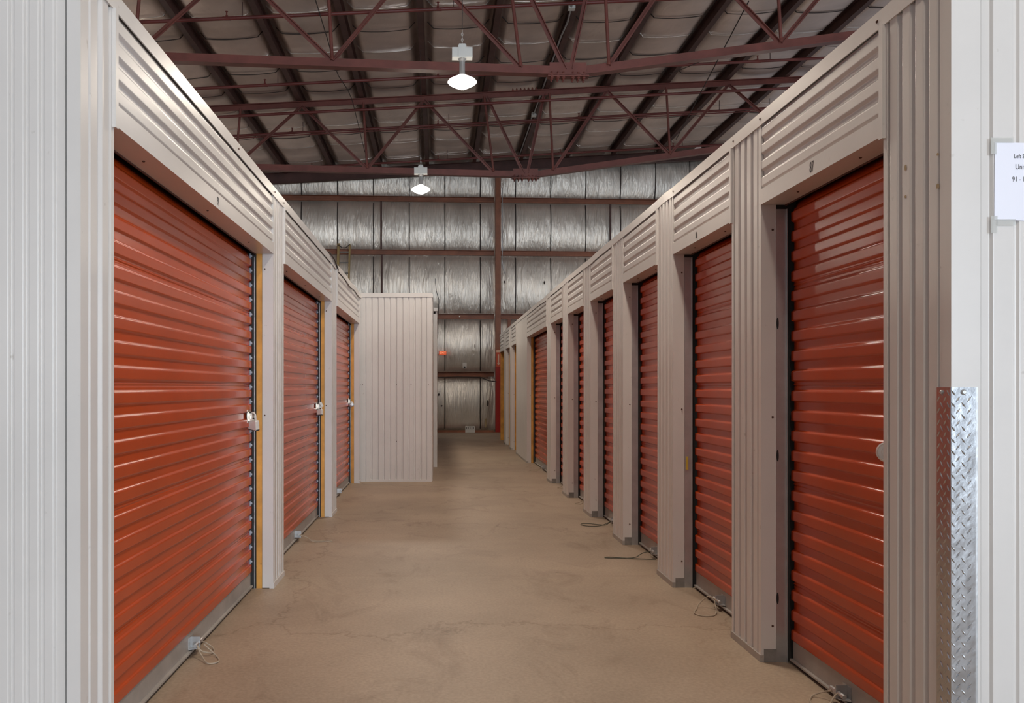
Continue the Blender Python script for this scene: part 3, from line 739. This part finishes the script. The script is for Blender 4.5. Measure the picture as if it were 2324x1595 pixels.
def truss(Yc, label, xs_b, xs_t):
    r = thing('roof_truss', (1.89, skew(Yc, 1.89), 5.9), label, 'roof truss', 'roof trusses')
    def pb(X):
        h = 4.655-.014*(X+1.0)*.9 if X < 1.75 else (4.615 if X < 2.1 else 4.615+.153*(X-2.1))
        return Vector((X, skew(Yc, X), CH+h))
    def pt(X): return Vector((X, skew(Yc, X), CH+6.30+.07*X-.05))
    m = MB(); nodes = [-6.5, 1.60, 2.20, 8.6]
    # bottom chord: two angles back to back -> inverted T box pieces
    for a, b in ((-7.5,1.89),(1.89,8.8)):
        A, B = pb(a), pb(b)
        if a < 0: B = pb(1.74); 
        else: A = Vector((2.04, skew(Yc,2.04), pb(2.0).z))
        m.bar(A+Vector((0,0,-.060)), B+Vector((0,0,-.060)), .15, .014)
        m.bar(A+Vector((0,-.012,.005)), B+Vector((0,-.012,.005)), .012, .13); m.bar(A+Vector((0,.012,.005)), B+Vector((0,.012,.005)), .012, .13)
    m.bar(Vector((1.70, skew(Yc,1.70), pb(1.7).z-.060)), Vector((2.08, skew(Yc,2.08), pb(2.08).z-.060)), .15, .014)
    m.bar(Vector((1.70, skew(Yc,1.70), pb(1.7).z+.005)), Vector((2.08, skew(Yc,2.08), pb(2.08).z+.005)), .036, .13)
    m.build('bottom_chord', M['steelred'], r)
    m = MB(); A, B = pt(-8.3), pt(9.8)
    m.bar(A+Vector((0,0,.045)), B+Vector((0,0,.045)), .15, .014); m.bar(A+Vector((0,-.014,0)), B+Vector((0,-.014,0)), .012, .12); m.bar(A+Vector((0,.014,0)), B+Vector((0,.014,0)), .012, .12)
    m.build('top_chord', M['steelred'], r)
    # webs
    top = sorted(xs_t); bot = sorted(xs_b)
    for a, b in [(-5.7,-4.3),(-2.91,-4.3),(-2.91,-1.52),(-.30,-1.52),(-.30,1.20),(1.06,1.86),(2.31,1.94),(3.69,2.50),(3.69,5.08),(6.40,5.08),(6.40,7.8)]:
        A = pt(a); B = pb(b); q = (B-A).normalized()*.02
        m = MB(); m.bar(A+Vector((0,.004,-.03)), B+Vector((0,.004,.03)), .066, .010, up=(0,1,0)); m.bar(A+Vector((.020,-.024,-.03)), B+Vector((.020,-.024,.03)), .010, .046, up=(0,1,0))
        m.build('web_diagonal', M['steelred'], r)
    for a, b in [(-4.2,-4.3),(-1.60,-1.52),(1.0,1.20),(2.42,2.50),(5.0,5.08)]:
        A = pt(a)+Vector((0,-.02,-.03)); B = pb(b)+Vector((0,-.03,.06))
        m = MB(); m.tube([A, B], .025, 10); m.lathe([(.03,-.02),(.03,.03),(.02,.05)], B, 'z', 10)
        m.build('web_post', M['steelred'], r, smooth=True)
    m = MB(); zc = pb(1.89).z
    m.box((1.63, skew(Yc,1.9)-.022, zc-.05), (2.17, skew(Yc,1.9)-.014, zc+.13)); m.box((1.60, skew(Yc,1.9)-.07, zc-.086), (2.20, skew(Yc,1.9)+.07, zc-.068))
    m.build('splice_plate', M['steelred'], r)
    for k in range(7):
        q = pt(1.62+.085*k); m = MB(); m.lathe([(.022,.0),(.022,.03),(.012,.03),(.012,.055)], q+Vector((0,-.05,.05)), 'z', 8); m.build('bolt', M['steelred'], r)
    for bx in (1.66,1.75,1.83,1.97,2.05,2.13):
        for by in (-.045, .04):
            m = MB(); m.lathe([(.014,.0),(.014,-.075),(.024,-.075),(.024,-.098),(.013,-.100),(.012,-.125)], (bx, skew(Yc,bx)+by, zc-.015), 'z', 8)
            m.build('bolt', M['steelred'], r)
    return r
truss(12.62, 'near red steel roof truss, its bolted joint above the lamp', [], [])
truss(18.79, 'second red steel roof truss, beyond the first lamp', [], [])

# rafter against far wall
raf = thing('end_rafter', (0, 24.7, 7.5), 'dark red rafter following the roof along the far wall', 'roof beam')
A = Vector((-8.8, skew(24.75,-8.8), zroof(-8.8)-.36)); B = Vector((10, skew(24.75,10), zroof(10)-.36)); m = MB()
m.bar(A, B, .012, .28); m.bar(A+Vector((0,0,.14)), B+Vector((0,0,.14)), .15, .014); m.bar(A-Vector((0,0,.14)), B-Vector((0,0,.14)), .15, .014)
m.build('beam', M['purlin'], raf)

# sprinkler pipes
for i, (Yc, lab) in enumerate(((14.0,'nearest sprinkler pipe with upright heads, above the near truss chord'),(17.05,'second sprinkler pipe, between the two trusses'),
                      (20.2,'third sprinkler pipe, just beyond the second truss'),(23.3,'farthest sprinkler pipe, close to the far wall'))):
    r = thing('sprinkler_pipe', (0, Yc, CH+6.1), 'red '+lab, 'pipe', 'sprinkler pipes')
    pp = lambda X: Vector((X, skew(Yc,X), CH+6.08+.07*X))
    MB().tube([pp(-8), pp(0), pp(9.5)], .029, 10).build('pipe', M['pipe'], r, smooth=True)
    for X in (-3.35, 0.0, 3.3, 6.4):
        c = pp(X); m = MB(); m.tube([c+Vector((-.06,0,0)), c+Vector((.06,0,0))], .031, 10); m.lathe([(.020,0),(.020,.05),(.012,.055),(.012,.10),(.024,.105),(.024,.112)], c, 'z', 10)
        m.build('sprinkler_head', M['pipe'], r)
        m = MB(); m.bar(c+Vector((.25,0,0)), c+Vector((.25,0,.26)), .012, .012); m.build('hanger_rod', M['purlin'], r)
for Yc, dz, lab in ((18.62, -.06, 'slender red tie pipe under the top chord of the second truss'), (20.05, -.10, 'thin dark tie rod beside the third sprinkler pipe')):
    m = MB(); m.tube([(X, skew(Yc,X), CH+6.08+dz+.07*X) for X in (-8, 0, 9.5)], .030 if dz > -.08 else .014, 8); par = D.objects['roof_truss.001'] if dz > -.08 else D.objects['sprinkler_pipe.002']
    o = m.build('tie_rod', M['pipe'], par, smooth=True)

# diagonal roof rods and wires
def wire(pts, r, mt, name, label, cat):
    q = MB(); q.tube(pts, r, 6); o = q.build(name, M[mt], smooth=True); tag(o, label, cat); return o
wire([Vector((5.07,14.2,CH+6.3)), Vector((6.1,22.3,CH+6.35))], .010, 'cable', 'brace_rod', 'thin diagonal brace rod under the roof at upper right', 'rod')
wire([P(716,0,13.3), P(742,85,14.7), P(760,150,16), P(768,172,16.5), P(790,205,17.4), P(800,230,18), P(815,290,19.8), P(828,345,21.8)], .008, 'cable', 'loose_wire', 'dark loose wire hanging under the roof left of the lamps', 'wire')
wire([P(1520,168,15.3), P(1560,152,15.0), P(1640,118,14.6)], .007, 'cable', 'loose_wire', 'dark loose wire crossing below the right half of the near truss', 'wire')
cd = thing('conduit', (2.27, 16, zroof(2.3)-.26), 'pale grey electrical conduit with small boxes clipped along a purlin right of the lamps', 'conduit')
zc = zroof(2.3)-.235; X = 2.27
m = MB(); m.tube([(X,5,zc),(X,14.0,zc),(X-.02,14.5,zc-.03),(X+.02,15.4,zc-.02),(X,16.1,zc),(X,20.4,zc),(X-.03,20.8,zc-.02),(X,21.4,zc),(X,24.4,zc)], .016, 8); m.build('pipe', M['conduit'], cd, smooth=True)
for y in (14.75, 20.6):
    MB().box((X-.05, y, zc-.05), (X+.06, y+.12, zc+.03)).build('junction_box', M['lampwhite'], cd)

# ------------------------------------------------------------------ lamps
def lamp(X, Y, label, shown=True):
    zc = CH+3.68; r = thing('high_bay_lamp', (X, Y, zc), label, 'lamp', 'hanging high bay lamps')
    m = MB(); m.lathe([(.018,-.082),(.06,-.070),(.120,-.040),(.158,-.018),(.170,-.004)], (X,Y,zc), 'z', 28)
    m.build('lamp_glass', M['lens'], r, smooth=True)
    m = MB(); m.lathe([(.172,-.005),(.177,.001),(.160,.022),(.110,.050),(.055,.078),(.045,.085)], (X,Y,zc), 'z', 28)
    m.build('lamp_shade', M['lenstop'], r, smooth=True)
    m = MB(); m.lathe([(.045,.085),(.040,.10),(.034,.12),(.034,.25),(.050,.27),(.050,.28)], (X,Y,zc), 'z', 20); m.build('neck', M['conduit'], r, smooth=True, angle=30)
    m = MB(); m.box((X-.122, Y-.06, zc+.285), (X-.048, Y+.06, zc+.40)); m.box((X+.048, Y-.06, zc+.285), (X+.122, Y+.06, zc+.40)); m.box((X-.048, Y-.068, zc+.280), (X+.048, Y+.068, zc+.425)); m.box((X-.04,Y-.03,zc+.425),(X+.04,Y+.03,zc+.455))
    m.build('ballast_box', M['lampwhite'], r)
    m = MB(); 
    for k in range(5):
        c = Vector((X, Y, zc+.475+k*.034)); n = 8
        q = [c+Vector(((.010*math.cos(2*math.pi*t/n)) if k%2 else 0, 0 if k%2 else .010*math.cos(2*math.pi*t/n), .022*math.sin(2*math.pi*t/n))) for t in range(n)]
        m.tube(q, .0032, 5, closed=True)
    m.build('hook_chain', M['bright'], r)
    ztop = zroof(X)-.13
    m = MB(); m.tube([(X,Y,zc+.63),(X+.004,Y,zc+1.2),(X,Y,ztop)], .005, 6); m.build('power_cord', M['cable'], r)
    return r
lamp(.292, 10.5, 'nearest hanging high bay lamp, glowing brightly below the near truss')
lamp(-.32, 16.2, 'farther hanging high bay lamp, smaller and lower in view before the foil wall')
lamp(.9, 4.8, 'high bay lamp hanging over the near end of the corridor, above the view')
lamp(.9, -1.0, 'high bay lamp hanging over the cross aisle, above the view')
# lamps over the neighbouring corridors
lamp(-7.2, 10.5, 'high bay lamp over the neighbouring corridor on the left')
lamp(8.0, 10.5, 'high bay lamp over the neighbouring corridor on the right')
lamp(-6.8, 21.0, 'high bay lamp over the neighbouring corridor at far left')
lamp(8.0, 21.0, 'high bay lamp over the neighbouring corridor at far right')

# ------------------------------------------------------------------ far wall steel
for i, z in enumerate(GZ[1:5]):
    segs = ((-9, 1.62), (1.82, 10))
    for a, b in segs:
        side = 'left' if a < 0 else 'right'
        r = thing('wall_girt', ((a+b)/2, skew(25.0,(a+b)/2), z), 'rusty red wall girt %s of the column, %s from the floor' % (side, ['lowest','second','third','topmost, fourth'][i]), 'girt', 'far wall girts')
        A = Vector((a, skew(25.06,a), z)); B = Vector((b, skew(25.06,b), z)); m = MB()
        m.bar(A, B, .02, .13); m.bar(A+Vector((0,-.05,.065)), B+Vector((0,-.05,.065)), .11, .008); m.bar(A+Vector((0,-.05,-.065)), B+Vector((0,-.05,-.065)), .11, .008)
        m.bar(A+Vector((0,-.10,-.050)), B+Vector((0,-.10,-.050)), .006, .03)
        m.build('rail', M['girt'], r)
co = thing('wall_column', (1.72, 24.95, 0), 'tall reddish-brown steel column standing against the far wall, red at its foot', 'column')
yc = skew(24.86, 1.72)
m = MB(); m.box((1.645, yc-.09, 0), (1.795, yc-.08, zroof(1.72)-.52)); m.box((1.645, yc+.08, 0), (1.795, yc+.09, zroof(1.72)-.52)); m.box((1.714, yc-.08, 0), (1.726, yc+.08, zroof(1.72)-.52))
m.build('shaft', M['girt'], co)
zt2 = 1.87
m = MB(); m.box((1.640, yc-.095, 0.0), (1.800, yc-.0905, zt2)); m.box((1.640, yc-.095, 0), (1.6445, yc-.075, zt2)); m.build('red_paint_band', M['firered'], co)['label'] = 'glossy red lower part'
MB().box((1.60, yc-.12, 0), (1.84, yc+.12, .015)).build('base_plate', M['girt'], co)
sg = thing('arrow_sign', (1.73, yc-.10, 2.1), 'tall narrow red and cream sign with a down arrow on the far column', 'sign')
MB().box((1.655, yc-.108, 1.875), (1.80, yc-.098, 2.37)).build('sign_board', M['signred'], sg)
MB().box((1.668, yc-.1085, 2.29), (1.787, yc-.1082, 2.355)).build('sign_panel', M['sign'], sg)
m = MB(); m.prism([(-.018,.15),(.018,.15),(.018,-.10),(.042,-.10),(0,-.165),(-.042,-.10),(-.018,-.10)], (1.7275, yc-.1085, 2.085), (1,0,0), (0,0,1), (0,-1,0), .001); m.build('arrow', M['sign'], sg)
cc = wire([(1.84, yc-.10, 7.0), (1.84, yc-.10, 6.0), (1.845, yc-.10, 5.3), (1.83, yc-.10, 4.95), (1.86, yc-.10, 4.7), (1.90, yc-.06, 4.55)], .011, 'conduit', 'conduit', 'thin pale conduit running down beside the far column', 'conduit')
# posts
pz = [((868,460,868,568), -1.62, 'thin dark post left of the lamp between the two upper girts'), ((868,580,870,668), -1.6, 'thin dark post below it, rising behind the ribbed block'),
      ((1388,462,1388,545), 5.0, 'thin dark post at far right between the upper girts')]
for (a, X, lab), (z0, z1) in zip(pz, ((5.24, 6.6), (3.4, 5.08), (5.24, 6.6))):
    o = MB().box((X-.022, skew(24.95,X)-.03, z0), (X+.022, skew(24.95,X)+.03, z1)).build('wall_post', M['purlin']); tag(o, lab, 'post')
o = MB().box((2.00, skew(24.9,2.0)-.04, 0), (2.09, skew(24.9,2.0)+.05, 3.26)).build('wall_post', M['girt']); tag(o, 'short rusty red post right of the far column, behind the right row', 'post')

# exit sign, switch, cables, vent
yw = lambda X, d=0: skew(25.06, X)-.06-d
q = P(1005, 801, yw(.14)-.1)
r = thing('exit_sign', (q.x, yw(.14), q.z), 'small orange exit sign on the foil wall beside the block', 'exit sign')
MB().box((q.x-.105, q.y-.05, q.z-.055), (q.x+.10, q.y+.02, q.z+.055)).build('housing', M['exit'], r)
text_mesh('EXIT', .085, mat('exit_letters', (1,.5,.3), .4, emit=(1,.35,.15), estr=.8), (q.x, q.y-.051, q.z), (1,0,0), (0,0,1), 'sign_letters', r, 1.0)
MB().box((q.x-.17, q.y, q.z-.02), (q.x-.11, q.y+.03, q.z+.05)).build('bracket', M['lampwhite'], r)
q = P(1054.5, 829.5, yw(.77)-.1)
r = thing('switch_plate', (q.x, q.y, q.z), 'white outlet plate with a dark knob on the foil wall', 'outlet')
MB().box((q.x-.058, q.y-.01, q.z-.082), (q.x+.058, q.y+.02, q.z+.085)).build('plate', M['vent'], r)
MB().lathe([(.025,0),(.022,.02)], (q.x, q.y-.01, q.z-.045), AX['-y'], 14).build('knob', M['black'], r)
MB().lathe([(.012,0),(.010,.01)], (q.x, q.y-.01, q.z+.055), AX['-y'], 10).build('indicator', M['galv'], r)
q = P(1067, 973, 24.93)
r = thing('floor_vent', (q.x, q.y, 0), 'white slotted vent at the foot of the far wall', 'vent')
m = MB(); m.box((q.x-.14, q.y-.02, 0), (q.x+.14, q.y+.1, .18)); m.build('grille', M['vent'], r)
for k in range(5): MB().box((q.x-.11+.05*k, q.y-.023, .10), (q.x-.095+.05*k, q.y-.019, .16)).build('slot', M['dark'], r)
wire([P(993,700,24.7), P(994,735,24.7), P(991,760,24.7), P(989,778,24.7)], .010, 'cable', 'hanging_cable', 'black cable hanging from the girt beside the block', 'cable')
wire([P(988,632,24.75), P(990,660,24.75), P(996,680,24.75), P(995,712,24.75)], .009, 'cable', 'hanging_cable', 'thin cable hanging down the foil above the block corner', 'cable')
wire([P(992,857,24.8), P(1040,855,24.8), P(1090,856,24.8), P(1110,864,24.8), P(1127,866,24.8)], .014, 'cable', 'wall_cable', 'dark cable running under the lowest girt', 'cable')
o = MB().box((-.9, yw(0)-.04, 0), (1.6, yw(0)+.1, .06)).build('sill_angle', M['girt']); tag(o, 'dark steel sill angle where the foil wall meets the floor', 'sill')
o = thing('wall_pin', (P(1043,718,24.9).x, 24.8, 3.33), 'small bright bolt on the second girt above the exit sign', 'bolt'); MB().lathe([(.022,0),(.022,.03),(.012,.05)], P(1043,718,24.88), AX['-y'], 10).build('head', M['bright'], o)
# torn spots of foil: small dark tears
for i, (px, py, w, h, lab) in enumerate(((1078,785,5,14,'dark tear in the foil right of the exit sign'), (1102,960,12,34,'ragged brown hole low in the foil beside the red column'), (1107,915,8,22,'brown tear in the foil above the ragged hole'),
                             (996,895,9,8,'dark pucker low in the foil near the block'), (1002,921,9,5,'second dark pucker low in the foil near the block'),(1145,640,5,9,'dark nick in the foil just right of the column'),(1236,641,6,12,'dark nick in the foil above the right row'))):
    Yt = skew(25.05, (px-CX)*25/F)-.105; q = P(px, py, Yt); hw = w*Yt/F/2*.6; hh = h*Yt/F/2*.8
    m = MB(); pr = [(math.cos(a)*hw*random.uniform(.6,1.1), math.sin(a)*hh*random.uniform(.7,1.1)) for a in [2*math.pi*k/9 for k in range(9)]]
    m.prism(pr, (q.x, q.y, q.z), (1,0,0), (0,0,1), (0,1,0), .02); o = m.build('foil_tear', M['cable'] if i != 1 else M['yellow']); tag(o, lab, 'tear')

# ladder leaning on the far wall
ld = thing('extension_ladder', (-2.7, 23.9, 0), 'tan fibreglass ladder leaning on the far wall behind the left row', 'ladder')
def lp(x, t): return Vector((x, 23.3+1.28*t, 5.34*t))
xl = P(767,600,24.4).x; xr = P(792.5,600,24.4).x
for x, nm in ((xl, 0), (xr, 1)):
    m = MB(); m.bar(lp(x,0)+Vector((0,0,.02)), lp(x,1 if nm == 0 else .995), .062 if nm == 0 else .045, .085); m.build('rail', M['fibre'], ld)
k = 0
for i in range(17):
    t = .035+i*.0575
    if t < .985:
        m = MB(); m.tube([lp(xl,t), lp(xr,t)], .020, 8); m.build('rung', M['galv'], ld)
wire([lp(xl,.992)+Vector((0,-.06,0)), lp((xl+xr)/2-.05,.977)+Vector((0,-.06,0)), lp((xl+xr)/2+.05,.977)+Vector((0,-.06,0)), lp(xr,.995)+Vector((0,-.06,0))], .012, 'cable', 'ladder_strap', 'dark strap slung across the top of the ladder', 'strap')
wire([Vector((XL-.005,8.3,HT+.006)), Vector((XL+.02,8.45,HT+.02)), Vector((XL+.03,8.75,HT-.005)), Vector((XL+.028,9.0,HT-.04)), Vector((XL+.022,9.15,HT-.06))], .007, 'cable', 'draped_cable', 'black cable draped over the cap trim of the left row', 'cable')

# ------------------------------------------------------------------ light
w = D.worlds.new('World'); sc.world = w; w.use_nodes = True
bg = w.node_tree.nodes['Background']; bg.inputs[0].default_value = (.86,.90,1.0,1); bg.inputs[1].default_value = .33
def area(name, loc, target, sx, sy, e, col):
    l = D.lights.new(name, 'AREA'); l.shape = 'RECTANGLE'; l.size = sx; l.size_y = sy; l.energy = e; l.color = col
    o = D.objects.new(name, l); COL.objects.link(o); o.location = loc
    o.rotation_euler = (Vector(target)-Vector(loc)).to_track_quat('-Z','Y').to_euler(); return o
area('daylight_overhead_door', (5.0,-12.0,2.0), (-.3,6,1.2), 4.2, 3.8, 1400, (.76,.88,1.0))
area('daylight_side_door', (12.5,-.3,1.6), (-1.2,3.0,1.0), 2.4, 3.0, 230, (.78,.89,1.0))

# ------------------------------------------------------------------ camera
cam = D.cameras.new('camera'); co_ = D.objects.new('camera', cam); COL.objects.link(co_)
co_.location = (0,0,CH); co_.rotation_euler = (math.radians(90),0,0)
cam.sensor_width = 36; cam.lens = 36*F/2324; cam.shift_x = (1162-CX)/2324; cam.shift_y = (CY-797.5)/2324
cam.clip_start = .05; cam.clip_end = 200
sc.camera = co_
sc.view_settings.view_transform = 'Standard'; sc.view_settings.look = 'None'; sc.view_settings.gamma = 1
sc.view_settings.exposure = 0.06; sc.view_settings.use_curve_mapping = False

for _o in D.objects:
    if 'label' in _o and not 4 <= len(_o['label'].replace('-', ' ').split()) <= 16: print('LABEL', _o.name, _o['label'])
